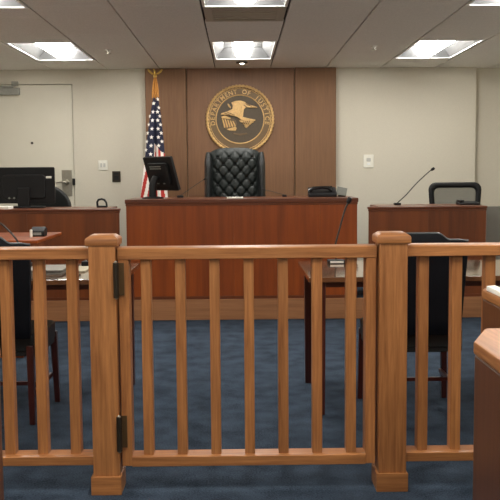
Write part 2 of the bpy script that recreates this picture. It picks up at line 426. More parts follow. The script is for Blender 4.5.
def sp(pts): return [((x - 246) * K, -(y - 246) * K) for x, y in pts]
def relief(name, polys, mat='gold', bev=0.004):
    m = MB()
    for pts, z0, z1 in polys:
        m.prism(sp(pts), z0, z1, 'Z', bev, 1, RX)
    bmesh.ops.triangulate(m.bm, faces=[f for f in m.bm.faces if len(f.verts) > 4])
    return m.build(name, M[mat], seal, local=True)
relief('eagle', [
    ([(186, 132), (214, 121), (250, 118), (282, 128), (300, 146), (366, 163), (366, 168), (318, 168), (288, 162), (272, 176), (266, 204), (268, 226), (240, 236), (214, 226), (186, 220), (112, 214), (118, 204), (168, 188), (196, 178), (200, 156)], 0.02, 0.042),
    ([(160, 138), (170, 140), (186, 164), (180, 172), (164, 156)], 0.02, 0.036),
    ([(204, 132), (238, 128), (256, 150), (254, 200), (236, 222), (216, 200), (212, 160)], 0.04, 0.052)])
for pl in ([([(x, y), (x + 5, y - 3), (x + 5 + l, y + 12), (x + l, y + 16)], 0.04, 0.046) for x, y, l in ((282, 136, 34), (286, 146, 40), (270, 150, 20), (150, 196, 34), (136, 204, 40), (176, 206, 30))]
       + [([(270 + q * 14, 262 - q * 2), (275 + q * 14, 262 - q * 2), (262 + q * 14, 282), (256 + q * 14, 282)], 0.04, 0.048) for q in range(4)]):
    relief('feather', [pl], 'seal_band', 0.001)
relief('wing_feathers', [
    ([(230, 232), (262, 228), (300, 240), (354, 250), (350, 258), (300, 262), (258, 256)], 0.02, 0.046),
    ([(238, 250), (290, 258), (344, 262), (336, 272), (280, 276), (246, 266)], 0.02, 0.040),
    ([(262, 276), (330, 272), (318, 284), (278, 290)], 0.02, 0.036), ([(274, 290), (312, 286), (292, 306), (282, 304)], 0.02, 0.034)])
sh = relief('shield', [([(116, 228), (140, 222), (180, 236), (216, 252), (226, 284), (204, 300), (150, 320), (140, 300), (124, 266)], 0.02, 0.034)], 'seal_band')
relief('shield_stripes', [([(x, 240 + q * 4), (x + 10, 240 + q * 5), (x + 26, 300 - q * 2), (x + 16, 306 - q * 2)], 0.03, 0.04) for q, x in enumerate((120, 138, 156, 174, 192))]
       + [([(150, 312), (216, 296), (222, 306), (216, 326), (170, 322)], 0.02, 0.036), ([(116, 228), (140, 220), (182, 236), (178, 246), (120, 240)], 0.03, 0.042)])
relief('motto_ribbon', [([(200, 338), (246, 346), (294, 338), (296, 348), (246, 358), (198, 348)], 0.02, 0.028)], 'seal_band')

# ------------------------------------------------------------------ wall plates
def plate(name, label, cat, x0, x1, z0, z1, mat, parts):
    t = thing(name, label, cat, ((x0 + x1) / 2, WY, (z0 + z1) / 2)); w_, h_ = x1 - x0, z1 - z0
    MB().box(-w_ / 2, w_ / 2, -0.012, 0.002, -h_ / 2, h_ / 2, 0.005, 2).build('cover_plate', M[mat], t, local=True)
    for nm, a, b_, c, d, mm in parts:
        MB().box(a * w_, b_ * w_, -0.019, -0.011, c * h_, d * h_, 0.002).build(nm, M[mm], t, local=True)
plate('wall_outlet', 'white double wall outlet plate left of the flag', 'outlet', -1.548, -1.446, 1.365, 1.472, 'white_plastic',
      [('socket', -.28, -.06, -.2, .2, 'paper_mid'), ('socket', .06, .28, -.2, .2, 'paper_mid')])
plate('wall_intercom', 'small dark square wall panel above left desk end', 'intercom', -1.398, -1.306, 1.232, 1.352, 'bronze_dark',
      [('button_panel', -.3, .3, -.3, .1, 'black_plastic'), ('speaker_grille', -.3, .3, .18, .36, 'black_plastic')])
plate('thermostat', 'white square thermostat on the wall right of the panelling', 'thermostat', 1.378, 1.492, 1.368, 1.512, 'white_plastic',
      [('display', -.2, .2, -.02, .25, 'paper_mid'), ('dial', -.14, .14, -.3, -.12, 'white_enamel')])

# ------------------------------------------------------------------ benches
FY = 7.80
def desk(name, label, x0, x1, ztop, zcap, seams, depth, inset=(0.0, 0.0), cat='bench', cm='cherryZ'):
    t = thing(name, label, cat, ((x0 + x1) / 2, FY, PZ))
    i0, i1 = inset                                     # the carcass behind may be narrower than the front
    MB().box(x0 - 0.010, x1 + 0.010, FY - 0.012, FY + 0.045, zcap + 0.018, ztop, 0.006, 2).build('front_cap', M['capX'], t)
    MB().box(x0 - 0.008 + i0, x1 + 0.008 - i1, FY + 0.0455, FY + depth, zcap + 0.018, ztop, 0.004, 1).build('top', M['capX'], t)
    MB().box(x0 - 0.004, x1 + 0.004, FY - 0.006, FY + 0.02, zcap - 0.002, zcap + 0.018, 0.003).build('cap_moulding', M['capX'], t)
    xs = [x0 + 0.0] + seams + [x1]
    for a, c in zip(xs, xs[1:]):
        MB().box(a + 0.0004, c - 0.0004, FY, FY + 0.02, PZ + 0.03, zcap - 0.002, 0.0006).build('front_panel', M[cm], t)
    MB().box(x0, x1, FY - 0.004, FY + 0.02, PZ, PZ + 0.03, 0.003).build('base_trim', M['capX'], t)
    for a in (x0 + i0, x1 - 0.02 - i1):
        MB().box(a, a + 0.02, FY + 0.0205, FY + depth - 0.03, PZ, zcap + 0.018).build('side_panel', M['cherryZ'], t)
    MB().box(x0 + 0.02 + i0, x1 - 0.02 - i1, FY + 0.0205, FY + depth - 0.06, zcap - 0.34, zcap - 0.32).build('shelf', M['capX'], t)
    return t
BT = 1.092
desk('judge_bench', 'wide reddish-brown wooden bench in front of the tufted chair', -1.012, 1.060, BT, 1.035, [-0.05, 0.725], 0.62)
desk('clerk_bench', 'lower brown wooden bench at left under the large monitor', -2.72, -1.074, 1.012, 0.974, [-1.9], 0.55, (0.0, 0.10), cm='walnutZ')
RT = 1.010
desk('witness_bench', 'lower brown wooden bench at right before the mesh chair', 1.164, 2.222, RT, 0.970, [1.70], 0.55, (0.10, 0.0), cm='walnutZ')

# ------------------------------------------------------------------ the bar: railings and gate
def newel(x0, x1, t, front=3.50, dep=0.123):
    p = MB().box(x0, x1, front, front + dep, 0, 1.033, 0.004, 2).build('post', M['oakZ'], t)
    xm, ym = (x0 + x1) / 2, front + dep / 2; a = (x1 - x0) / 2
    MB().box(x0 - 0.009, x1 + 0.007, front - 0.009, front + dep + 0.009, 0, 0.078, 0.003, 2).build('plinth', M['oakX'], p)
    c = MB(); q = [(a + 0.004, 1.030), (a + 0.010, 1.032), (a + 0.0115, 1.035), (a + 0.0115, 1.057), (a + 0.009, 1.062), (a - 0.010, 1.075), (a - 0.03, 1.0755)]
    rings = [[c.bm.verts.new((xm + sx * r, ym + sy * r, z)) for sx, sy in ((-1, -1), (1, -1), (1, 1), (-1, 1))] for r, z in q]
    for A, B in zip(rings, rings[1:]):
        for k in range(4): c.bm.faces.new((A[k], A[(k + 1) % 4], B[(k + 1) % 4], B[k]))
    c.bm.faces.new(rings[0][::-1]); c.bm.faces.new(rings[-1])
    c.build('post_cap', M['oakX'], p)
def rail_profile(z0, z1, y0, y1, ch):
    return [(y0 + 0.002, z0), (y0, z0 + 0.002), (y0, z1 - ch), (y0 + ch * 1.3, z1), (y1 - ch * 1.3, z1), (y1, z1 - ch), (y1, z0 + 0.002), (y1 - 0.002, z0)]
def railing(label, post, bars, x0, x1, loc):
    t = thing('railing', label, 'railing', loc, group='oak railings beside the gate')
    newel(*post, t)
    MB().prism(rail_profile(0.976, 1.024, 3.522, 3.612, 0.007), x0, x1, 'X').build('top_rail', M['oakX'], t)
    MB().prism(rail_profile(0.118, 0.160, 3.522, 3.612, 0.006), x0, x1, 'X').build('bottom_rail', M['oakX'], t)
    for x in bars:
        MB().box(x - 0.021, x + 0.021, 3.545, 3.600, 0.156, 0.980, 0.002).build('baluster', M['oakZ'], t)
    return t
railing('oak railing left of the gate, with post carrying the gate hinges', (-0.611, -0.502), [-0.689 - 0.1365 * k for k in range(8)], -1.85, -0.610, (-0.556, 3.56, 0))
railing('oak railing right of the gate, its post without hinges', (0.567, 0.682), [0.757 + 0.1375 * k for k in range(8)], 0.681, 1.85, (0.624, 3.56, 0))
gt = thing('swing_gate', 'hinged oak gate with seven balusters between the two posts', 'gate', (0.037, 3.56, 0.1))
GY0, GY1 = 3.528, 3.606
MB().box(-0.495, -0.452, GY0, GY1, 0.110, 1.020, 0.003).build('stile', M['oakZ'], gt)
MB().box(0.516, 0.558, GY0, GY1, 0.110, 1.020, 0.003).build('stile', M['oakZ'], gt)
MB().prism(rail_profile(0.972, 1.022, GY0 - 0.003, GY1 + 0.003, 0.006), -0.496, 0.559, 'X').build('top_rail', M['oakX'], gt)
MB().prism(rail_profile(0.108, 0.154, GY0 - 0.003, GY1 + 0.003, 0.006), -0.453, 0.517, 'X').build('bottom_rail', M['oakX'], gt)
for k in range(7):
    x = -0.385 + 0.1405 * k
    MB().box(x - 0.0205, x + 0.0205, 3.540, 3.594, 0.150, 0.976, 0.002).build('baluster', M['oakZ'], gt)
for z0, z1 in ((0.815, 0.972), (0.180, 0.338)):
    xh, yh = -0.4985, 3.4875
    h = MB().lathe([(0.0115, z0 + 0.008), (0.0115, z1 - 0.008)], (xh, yh, 0), 14).build('hinge', M['bronze_dark'], gt)
    MB().lathe([(0.003, z0), (0.007, z0 + 0.004), (0.007, z0 + 0.008), (0.003, z0 + 0.0085)], (xh, yh, 0), 12).build('hinge_tip', M['chrome'], h)
    MB().lathe([(0.003, z1 - 0.0085), (0.007, z1 - 0.008), (0.007, z1 - 0.004), (0.003, z1)], (xh, yh, 0), 12).build('hinge_tip', M['chrome'], h)
    MB().box(xh - 0.0015, xh + 0.0015, 3.495, 3.5245, z0 + 0.012, z1 - 0.012).box(xh + 0.0016, xh + 0.028, 3.5215, 3.5247, z0 + 0.012, z1 - 0.012).build('hinge_leaf', M['leaf'], h)

# ------------------------------------------------------------------ counsel tables
def table(label, x0, x1, y0, y1, z):
    t = thing('counsel_table', label, 'table', ((x0 + x1) / 2, (y0 + y1) / 2, 0), group='tables behind the railing')
    MB().box(x0, x1, y0, y1, z - 0.03, z, 0.006, 2).build('tabletop', M['tabletopX'], t)
    a = MB(); i = 0.035
    a.box(x0 + i + .05, x1 - i - .05, y0 + i + .01, y0 + i + .03, z - 0.060, z - 0.03); a.box(x0 + i + .05, x1 - i - .05, y1 - i - .03, y1 - i - .01, z - 0.060, z - 0.03)
    a.box(x0 + i + .01, x0 + i + .03, y0 + i + .05, y1 - i - .05, z - 0.060, z - 0.03); a.box(x1 - i - .03, x1 - i - .01, y0 + i + .05, y1 - i - .05, z - 0.060, z - 0.03)
    a.build('apron', M['mahoganyX'], t)
    for x in (x0 + i, x1 - i - 0.060):
        for y in (y0 + i, y1 - i - 0.060):
            l = MB(); b0 = 0.010; q = [(x, y), (x + .060, y), (x + .060, y + .060), (x, y + .060)]
            c = (x + .030, y + .030)
            A = [l.bm.verts.new((u, v_, z - 0.03)) for u, v_ in q]; B = [l.bm.verts.new((c[0] + (u - c[0]) * 0.86, c[1] + (v_ - c[1]) * 0.86, 0)) for u, v_ in q]
            l.bm.faces.new(A); l.bm.faces.new(B[::-1])
            for k in range(4): l.bm.faces.new((A[k], B[k], B[(k + 1) % 4], A[(k + 1) % 4]))
            l._bev(A + B, 0.003, 1)
            l.build('leg', M['mahoganyZ'], t)
    return t
TZ = 0.762
table('dark-legged wooden table behind the right railing and gate', 0.368, 2.15, 4.61, 5.46, TZ)
table('dark-legged wooden table behind the left railing', -2.40, -0.628, 4.61, 5.46, TZ)

# ------------------------------------------------------------------ counsel chairs (seen from behind)
def counsel_chair():
    t = thing('counsel_chair', '', 'chair', (0, 0, 0), group='navy chairs behind the railing')
    def top(x): return 0.966 + 0.035 * (1 - sstep(0.080, 0.150, abs(x))) - 0.006 * sstep(0.2, 0.25, abs(x))
    bk = MB(); n = 40; W2 = 0.25
    def shell(side):
        def fn(u, v_):
            x = -W2 + 2 * W2 * u; z = 0.465 + (top(x) - 0.465) * v_
            lean = -0.05 * (z - 0.43) / 0.55
            edge = min(1, 8 * min(u, 1 - u) + 0.12) * min(1, 8 * min(v_, 1 - v_) + 0.12)
            return Vector((x * (0.86 + 0.10 * v_), -0.235 + lean + side * 0.036 * edge ** 0.4, z))
        return fn
    bk.grid(shell(-1), n, 16); bk.grid(shell(1), n, 16)
    # close rim
    for v_ in (0, 1): bk.grid(lambda u, s_, v_=v_: shell(-1)(u, v_).lerp(shell(1)(u, v_), s_), n, 1)
    for u in (0, 1): bk.grid(lambda s_, v_, u=u: shell(-1)(u, v_).lerp(shell(1)(u, v_), s_), 1, 16)
    b_ = bk.build('backrest', M['navy'], t, local=True)
    pp = MB(); pp.tube([shell(-1)(k / 48, 1.0).lerp(shell(1)(k / 48, 1.0), 0.2) + Vector((0, 0, 0.002)) for k in range(49)], 0.006, 8)
    pp.build('highlight_piping', M['highlight_piping'], b_, local=True)  # crest highlight put into the lighter colour of this edge
    MB().prism(rrect(0.50, 0.46, 0.05, 4, 0, 0.03), 0.385, 0.48, 'Z', 0.022, 2).build('seat', M['leather_dark'], t, local=True)
    fr = MB().box(-0.235, 0.235, -0.19, -0.165, 0.36, 0.40, 0.003).box(-0.235, 0.235, 0.21, 0.235, 0.36, 0.40, 0.003)
    fr.box(-0.245, -0.22, -0.17, 0.215, 0.36, 0.40, 0.003).box(0.22, 0.245, -0.17, 0.215, 0.36, 0.40, 0.003)
    fr.build('seat_frame', M['leather_dark'], t, local=True)
    for sx in (-1, 1):
        for y0, y1 in ((-0.205, -0.225), (0.225, 0.235)):
            l = MB(); A = []; B = []
            for dx, dy in ((-1, -1), (1, -1), (1, 1), (-1, 1)):
                A.append(l.bm.verts.new((sx * (0.205 if y0 < 0 else 0.236) + dx * 0.019, y0 + dy * 0.019, 0.42)))
                B.append(l.bm.verts.new((sx * (0.210 if y0 < 0 else 0.247) + dx * 0.014, y1 + dy * 0.014, 0.0)))
            l.bm.faces.new(A); l.bm.faces.new(B[::-1])
            for k in range(4): l.bm.faces.new((A[k], B[k], B[(k + 1) % 4], A[(k + 1) % 4]))
            l._bev(A + B, 0.003, 1)
            l.build('leg', M['mahoganyZ'], t, local=True)
        MB().box(sx * 0.218 - 0.009, sx * 0.218 + 0.009, -0.20, 0.215, 0.155, 0.18, 0.002).build('stretcher', M['mahoganyY'], t, local=True)
    MB().box(-0.212, 0.212, -0.005, 0.013, 0.157, 0.178, 0.002).build('stretcher', M['mahoganyX'], t, local=True)
    return t
ch = counsel_chair(); ch.location = (0.943, 4.755, 0); tag(ch, 'dark navy chair with arched back at the right-hand table')
ch2 = copy_tree(ch); ch2.location = (-1.315, 4.755, 0); tag(ch2, 'dark navy chair at the left-hand table, seen through the left railing')

# ------------------------------------------------------------------ gooseneck microphones
def mic(label, base, pts, r=0.004, head=0.013, base_r=0.05, lit_front=False, hl=0.05):
    t = thing('gooseneck_microphone', label, 'microphone', base, group='gooseneck microphones')
    bz = base[2]
    bb = MB().box(base[0] - base_r, base[0] + base_r, base[1] - base_r * 0.9, base[1] + base_r * 0.9, bz, bz + 0.022, 0.006, 2).build('base', M['black_plastic'], t)
    if lit_front: MB().box(base[0] - base_r * 0.8, base[0] + base_r * 0.8, base[1] - base_r * 0.9 - 0.002, base[1] - base_r * 0.9, bz + 0.005, bz + 0.018).build('base_lit_front', M['white_plastic'], bb)  # white strip paints the light caught by the front of the base
    P = [Vector((base[0], base[1], bz + 0.02))] + [Vector(p) for p in pts]
    # smooth the neck
    Q = []
    for i in range(len(P) - 1):
        p0, p1, p2, p3 = P[max(i - 1, 0)], P[i], P[i + 1], P[min(i + 2, len(P) - 1)]
        for k in range(6):
            s = k / 6; Q.append(0.5 * ((2 * p1) + (p2 - p0) * s + (2 * p0 - 5 * p1 + 4 * p2 - p3) * s * s + (3 * p1 - p0 - 3 * p2 + p3) * s ** 3))
    Q.append(P[-1])
    MB().tube(Q, r, 8).build('neck', M['steel_dark'], t)
    d = (Q[-1] - Q[-3]).normalized()
    MB().tube([Q[-1] - d * 0.006, Q[-1], Q[-1] + d * hl * 0.5, Q[-1] + d * hl * 0.9, Q[-1] + d * hl], [r, head * 0.8, head, head * 0.85, head * 0.3], 12).build('head', M['black_plastic'], t)
    return t
mic('long gooseneck microphone curving up from the right-hand bench', (1.478, 8.12, RT), [(1.56, 8.12, 1.105), (1.66, 8.12, 1.215), (1.765, 8.12, 1.312), (1.795, 8.12, 1.335)], 0.005, 0.014, 0.032, hl=0.035)
mic('gooseneck microphone on the right-hand table, leaning across the wide bench', (0.595, 5.33, TZ), [(0.588, 5.33, 0.86), (0.615, 5.33, 0.97), (0.645, 5.33, 1.08), (0.668, 5.33, 1.135)], 0.0055, 0.016, 0.052, True, 0.035)
mic('gooseneck microphone on the left-hand table, bending left out of the photo', (-1.315, 5.30, TZ), [(-1.325, 5.30, 0.85), (-1.36, 5.30, 0.93), (-1.43, 5.30, 1.01), (-1.52, 5.30, 1.075)], 0.006, 0.016, 0.05, hl=0.05)
mic('thin gooseneck microphone between bench monitor and tufted chair', (-0.555, 8.25, BT), [(-0.50, 8.25, 1.15), (-0.42, 8.25, 1.205), (-0.33, 8.25, 1.262)], 0.003, 0.008, 0.03, hl=0.03)
mic('thin gooseneck microphone lying low right of the tufted chair', (0.43, 8.25, BT), [(0.37, 8.25, 1.128), (0.31, 8.25, 1.145), (0.24, 8.25, 1.16)], 0.003, 0.008, 0.022, hl=0.03)

# ------------------------------------------------------------------ things on the left table
pst = thing('paper_stack', 'grey stack of papers on the left-hand table', 'papers', (-1.10, 5.02, TZ))
for k in range(3):
    q = random.uniform(-.012, .012)
    MB().box(-0.12 + q, 0.10 + q, -0.15 - q, 0.15, k * 0.008, k * 0.008 + 0.0072, 0.001).build('paper_bundle', M['paper_grey'], pst, local=True)
dv = thing('desk_device', 'small black device on a slim stand on the left-hand table', 'device', (-1.02, 5.28, TZ))
MB().box(-0.04, 0.04, -0.03, 0.03, 0, 0.012, 0.003).build('base', M['black_plastic'], dv, local=True)
MB().tube([(0, 0, 0.01), (0, 0, 0.045)], 0.012, 10).build('stand', M['grey_plastic'], dv, local=True)
MB().box(-0.045, 0.05, -0.03, 0.03, 0.042, 0.062, 0.006, 2).build('head', M['black_plastic'], dv, local=True)
pad = MB().box(-0.965, -0.885, 4.95, 5.2, TZ, TZ + 0.01, 0.002).build('note_pad', M['pad'], loc=(-0.925, 5.07, TZ)); tag(pad, 'pale note pad beside the black device on the left-hand table', 'pad')
dn = thing('mini_recorder', 'small black knob-like recorder near the right end of left table', 'recorder', (-0.945, 5.30, TZ))
MB().box(-0.02, 0.03, -0.02, 0.02, 0, 0.03, 0.006, 2).build('body', M['black_plastic'], dn, local=True)
MB().lathe([(0.008, 0.03), (0.007, 0.036), (0, 0.037)], (0.005, 0, 0), 12).build('knob', M['grey_plastic'], dn, local=True)

# ------------------------------------------------------------------ lectern at far left
LZ = 0.870
lc = thing('lectern_stand', 'flat-topped wooden lectern at the left edge before the left bench', 'lectern', (-1.75, 6.42, 0))
MB().box(-2.10, -1.395, 6.00, 6.84, LZ - 0.025, LZ, 0.005, 2).build('top', M['cherryX'], lc)
MB().box(-1.85, -1.68, 6.34, 6.52, 0.04, LZ - 0.025, 0.005).build('column', M['cherryZ'], lc)
MB().box(-1.95, -1.57, 6.22, 6.64, 0, 0.04, 0.008, 2).build('foot', M['cherryX'], lc)
bx = thing('control_box', 'black control box on the lectern at left', 'box', (-1.475, 6.40, LZ))
MB().prism([(-.05, 0), (.06, 0), (.06, .055), (.02, .07), (-.05, .04)], -0.05, 0.05, 'X', 0.004, 1).build('body', M['black_plastic'], bx, local=True)
MB().box(-0.03, 0.03, -0.052, -0.049, 0.010, 0.03).build('button_strip', M['grey_plastic'], bx, local=True)
cu_ = MB().lathe([(0.0095, 0), (0.010, 0.005), (0.010, 0.052), (0.006, 0.056), (0.0, 0.057)], (-1.502, 6.28, LZ), 16).build('white_marker', M['white_plastic'], loc=(-1.502, 6.28, LZ)); tag(cu_, 'small white upright marker in front of the black lectern box', 'marker')

# ------------------------------------------------------------------ left bench: monitor, chair, dispenser, papers
CT = 1.012
mo = thing('desk_monitor', 'large black monitor seen from behind on the left bench', 'monitor', (-1.995, 8.15, CT))
MB().prism(rrect(0.56, 0.335, 0.012, 3, -1.995, 1.222), 8.135, 8.165, 'Y', 0.004, 2).build('panel', M['black_plastic'], mo)
MB().prism(rrect(0.40, 0.22, 0.03, 3, -1.995, 1.21), 8.105, 8.136, 'Y', 0.010, 2).build('rear_housing', M['black_plastic'], mo)
MB().box(-2.05, -1.94, 8.08, 8.12, CT + 0.01, 1.20, 0.008, 2).build('neck', M['black_plastic'], mo)
MB().prism(rrect(0.32, 0.18, 0.05, 4, -1.97, 8.14), CT, CT + 0.016, 'Z', 0.004, 1).build('foot', M['black_plastic'], mo)
MB().box(-1.792, -1.742, 8.130, 8.1352, 1.285, 1.305, 0.001).build('sticker', M['white_plastic'], mo)
for x in (-2.13, -2.085): MB().lathe([(0.009, 0), (0.009, 0.006), (0, 0.007)], (x, 8.106, 1.105), 12, RX).build('port', M['grey_plastic'], mo)
pp = MB().box(-2.36, -2.075, 7.86, 8.03, CT, CT + 0.024, 0.002).build('document_tray', M['paper'], loc=(-2.2, 7.95, CT)); tag(pp, 'white stack of papers on left bench below the large monitor', 'papers')
hd = thing('tape_dispenser', 'black arched tape dispenser on the right end of left bench', 'dispenser', (-1.275, 8.1, CT))
MB().box(-0.045, 0.05, -0.03, 0.03, 0, 0.016, 0.005, 2).build('base', M['black_plastic'], hd, local=True)
MB().tube([(-0.04, 0, 0.012), (-0.042, 0, 0.05), (-0.03, 0, 0.072), (0.0, 0, 0.078), (0.025, 0, 0.07), (0.042, 0, 0.045), (0.046, 0, 0.012)], [0.010, 0.010, 0.010, 0.010, 0.010, 0.009, 0.009], 10).build('arch', M['black_plastic'], hd, local=True)

def swivel(t, z0, seat_z, parts_mat, r=0.3, face=-1):
    """pedestal and star base, local to thing"""
    MB().lathe([(0.05, 0.05), (0.05, 0.10), (0.028, 0.12), (0.028, seat_z - 0.08)], (0, 0, 0), 18).build('column', M['black_plastic'], t, local=True)
    for k in range(5):
        a = 2 * PI * k / 5 + 0.3; c = Vector((math.cos(a), math.sin(a), 0))
        arm = MB().tube([Vector((0, 0, 0.085)), c * r * 0.5 + Vector((0, 0, 0.08)), c * r + Vector((0, 0, 0.062))], [0.028, 0.022, 0.015], 10).build('base_arm', M['black_plastic'], t, local=True)
        MB().lathe([(0.0, -0.012), (0.026, -0.012), (0.026, 0.012), (0, 0.012)], c * r + Vector((0, 0, 0.026)), 14, Matrix.Rotation(a + PI / 2, 4, 'Z') @ Matrix.Rotation(PI / 2, 4, 'Y')).build('caster', M['black_plastic'], arm, local=True)

# black round-backed chair behind left bench
c1 = thing('task_chair', 'black round-backed chair half hidden behind the large monitor', 'chair', (-1.97, 8.86, PZ))
pts = [(0.26 * math.cos(a), 0.78 + 0.25 * math.sin(a)) for a in [PI * k / 16 for k in range(17)]] + [(-0.22, 0.52), (0.22, 0.52)]
MB().prism(pts, 0.02, 0.10, 'Y', 0.03, 3).build('backrest', M['leather_dark'], c1, local=True)
MB().prism(rrect(0.50, 0.40, 0.08, 4, 0, -0.12), 0.44, 0.52, 'Z', 0.025, 2).build('seat', M['leather_dark'], c1, local=True)
MB().box(-0.03, 0.03, 0.03, 0.09, 0.40, 0.60, 0.008).build('back_bracket', M['black_plastic'], c1, local=True)
swivel(c1, 0, 0.50, None, 0.28)

# mesh chair behind the right bench
c2 = thing('mesh_chair', 'black-framed chair with grey mesh back behind the right bench', 'chair', (2.158, 8.70, PZ))
fr = MB(); ring = rrect(0.49, 0.46, 0.07, 6, 0, 0.773)
def ringfn(u, v_):
    i = u * len(ring); i0 = int(i) % len(ring)
    p = Vector((ring[i0][0], 0, ring[i0][1])); nx = Vector((p.x, 0, p.z - 0.773))
    tap = 1 - 0.14 * (0.98 - p.z) / 0.46
    a = 2 * PI * v_; n_ = nx.normalized()
    q = p + n_ * (0.034 * math.cos(a) - 0.004) + Vector((0, 0.016 * math.sin(a) + 0.25 * p.x * p.x * -1, 0))
    return Vector((q.x * tap, q.y, q.z))
fr.grid(ringfn, len(ring), 10, True, True)
fr.build('back_frame', M['black_plastic'], c2, local=True)
mm = MB(); mm.grid(lambda u, v_: Vector(((-0.235 + 0.47 * u) * (1 - 0.14 * (0.98 - (0.555 + 0.436 * v_)) / 0.46), -0.25 * (-0.235 + 0.47 * u) ** 2, 0.555 + 0.436 * v_)), 12, 8)
mm.build('mesh_back', M['mesh'], c2, local=True)
MB().prism(rrect(0.50, 0.34, 0.08, 4, 0, -0.20), 0.42, 0.50, 'Z', 0.025, 2).build('seat', M['black_plastic'], c2, local=True)
MB().tube([(0, -0.15, 0.42), (0, 0.03, 0.42), (0, 0.05, 0.50), (0, 0.025, 0.60)], 0.022, 10).build('back_bracket', M['black_plastic'], c2, local=True)
swivel(c2, 0, 0.50, None, 0.28)
bb = thing('desk_phone', 'flat black phone on the right end of right bench', 'phone', (2.13, 8.10, RT))
MB().prism([(-0.08, 0), (0.08, 0), (0.08, 0.032), (-0.08, 0.018)], -0.09, 0.10, 'X', 0.004, 1).build('body', M['black_plastic'], bb, local=True)
MB().box(-0.085, -0.045, -0.075, 0.075, 0.026, 0.046, 0.008, 2).build('handset', M['black_plastic'], bb, local=True)
pn = MB().box(2.37, 3.15, 8.30, 8.36, PZ, 0.985, 0.006, 2).build('partition_screen', M['grey_fabric'], loc=(2.76, 8.33, PZ)); tag(pn, 'low grey fabric partition screen at the right edge beside the bench', 'screen')

# ------------------------------------------------------------------ judge's chair
jc = thing('judge_chair', 'high-backed black leather chair with button tufting behind the wide bench', 'chair', (-0.040, 8.85, PZ))
TZT = 1.392                                     # top of back above the platform
HW, ZB = 0.262, 0.50
btn = []
for rrow in range(9):
    z = TZT - 0.105 - rrow * 0.068
    n = 4 if rrow % 2 == 0 else 3
    for c in range(n): btn.append(((c - (n - 1) / 2) * 0.116, z))
def jtop(x): return TZT - 0.10 * (abs(x) / 0.30) ** 4
def jback(side):
    def fn(u, v_):
        x = -HW + 2 * HW * u; z = ZB + (jtop(x) - ZB) * v_
        e = min(1, 7 * min(u, 1 - u) + 0.05) * min(1, 9 * (1 - v_) + 0.05)
        d = 0.055 * e ** 0.5
        if side < 0:
            # diamond quilting: creases run along both diagonals through the buttons
            p = (x / 0.116 + (z - TZT + 0.105) / 0.136); q = (x / 0.116 - (z - TZT + 0.105) / 0.136)
            sft = 0.5
            cr = min(abs((p + sft) - round(p + sft)), abs((q + sft) - round(q + sft)))
            d += (0.012 * (1 - math.exp(-(cr / 0.16) ** 2)) - 0.008) * e
            for bx_, bz_ in btn:
                r2 = (x - bx_) ** 2 + (z - bz_) ** 2
                if r2 < 0.0016: d -= 0.020 * math.exp(-r2 / 0.00022)
        return Vector((x, side * d + 0.06 * (z - ZB), z))
    return fn
jb = MB(); jb.grid(jback(-1), 84, 120); jb.grid(jback(1), 40, 30)
for u in (0, 1): jb.grid(lambda s_, v_, u=u: jback(-1)(u, v_).lerp(jback(1)(u, v_), s_), 1, 30)
jb.grid(lambda u, s_: jback(-1)(u, 1).lerp(jback(1)(u, 1), s_), 40, 1)
back = jb.build('backrest', M['leather'], jc, local=True)
for bx_, bz_ in btn:
    if abs(bx_) < HW - 0.03:
        y = 0.06 * (bz_ - ZB) - 0.045
        MB().ball((bx_, y + 0.012, bz_), 0.011, (1, 0.6, 1), 10).build('button', M['leather_dark'], back, local=True)
for sx in (-1, 1):
    wg = MB()
    def wing(u, v_):
        z = 0.62 + (TZT - 0.045 - 0.62) * u; a = 2 * PI * v_
        w_ = 0.040 * min(1, 5 * (1 - u) + 0.25) ** 0.5; dp = (0.11 + 0.03 * math.sin(PI * u)) * min(1, 4 * (1 - u) + 0.3) ** 0.5
        return Vector((sx * (0.268 + w_ * math.cos(a)), -0.045 + 0.06 * (z - ZB) + dp * math.sin(a) * 0.75, z))
    wg.grid(wing, 30, 18, False, True)
    wg.bm.faces.new([v_ for v_ in wg.bm.verts][-18:])
    wg.build('wing', M['leather_dark'], jc, local=True)
    MB().box(sx * 0.29 - 0.045, sx * 0.29 + 0.045, -0.36, 0.02, 0.60, 0.68, 0.03, 3).build('armrest', M['leather_dark'], jc, local=True)
    MB().box(sx * 0.29 - 0.03, sx * 0.29 + 0.03, -0.30, -0.05, 0.40, 0.60, 0.012, 2).build('arm_support', M['leather_dark'], jc, local=True)
MB().prism(rrect(0.54, 0.40, 0.06, 4, 0, -0.17), 0.40, 0.53, 'Z', 0.04, 3).build('seat', M['leather'], jc, local=True)
swivel(jc, 0, 0.48, None, 0.32)

# ------------------------------------------------------------------ things on the judge's bench
bm_ = thing('bench_monitor', 'tilted black monitor at the left end of wide bench before the flag', 'monitor', (-0.80, 8.12, BT))
phi, th = math.radians(45), math.radians(18)
nrm = Vector((-math.sin(phi), -math.cos(phi), 0)); rgt = Vector((math.cos(phi), -math.sin(phi), 0))
up = Vector((0, 0, 1)) * math.cos(th) + nrm * math.sin(th); out = nrm * math.cos(th) - Vector((0, 0, 1)) * math.sin(th)
cen = Vector((0.072, 0.0, 0.225))
MT = Matrix(((rgt.x, -out.x, up.x, cen.x), (rgt.y, -out.y, up.y, cen.y), (rgt.z, -out.z, up.z, cen.z), (0, 0, 0, 1)))
MB().prism(rrect(0.40, 0.325, 0.012, 3), 0.0, 0.028, 'Y', 0.004, 2, MT).build('panel', M['black_plastic'], bm_, local=True)
MB().prism(rrect(0.28, 0.22, 0.03, 3), -0.026, 0.002, 'Y', 0.008, 2, MT).build('rear_housing', M['black_plastic'], bm_, local=True)
MB().box(-0.10, 0.06, -0.0285, -0.026, 0.075, 0.082, mat=MT).box(-0.10, 0.06, -0.0285, -0.026, 0.055, 0.062, mat=MT).build('vent_slot', M['grey_plastic'], bm_, local=True)
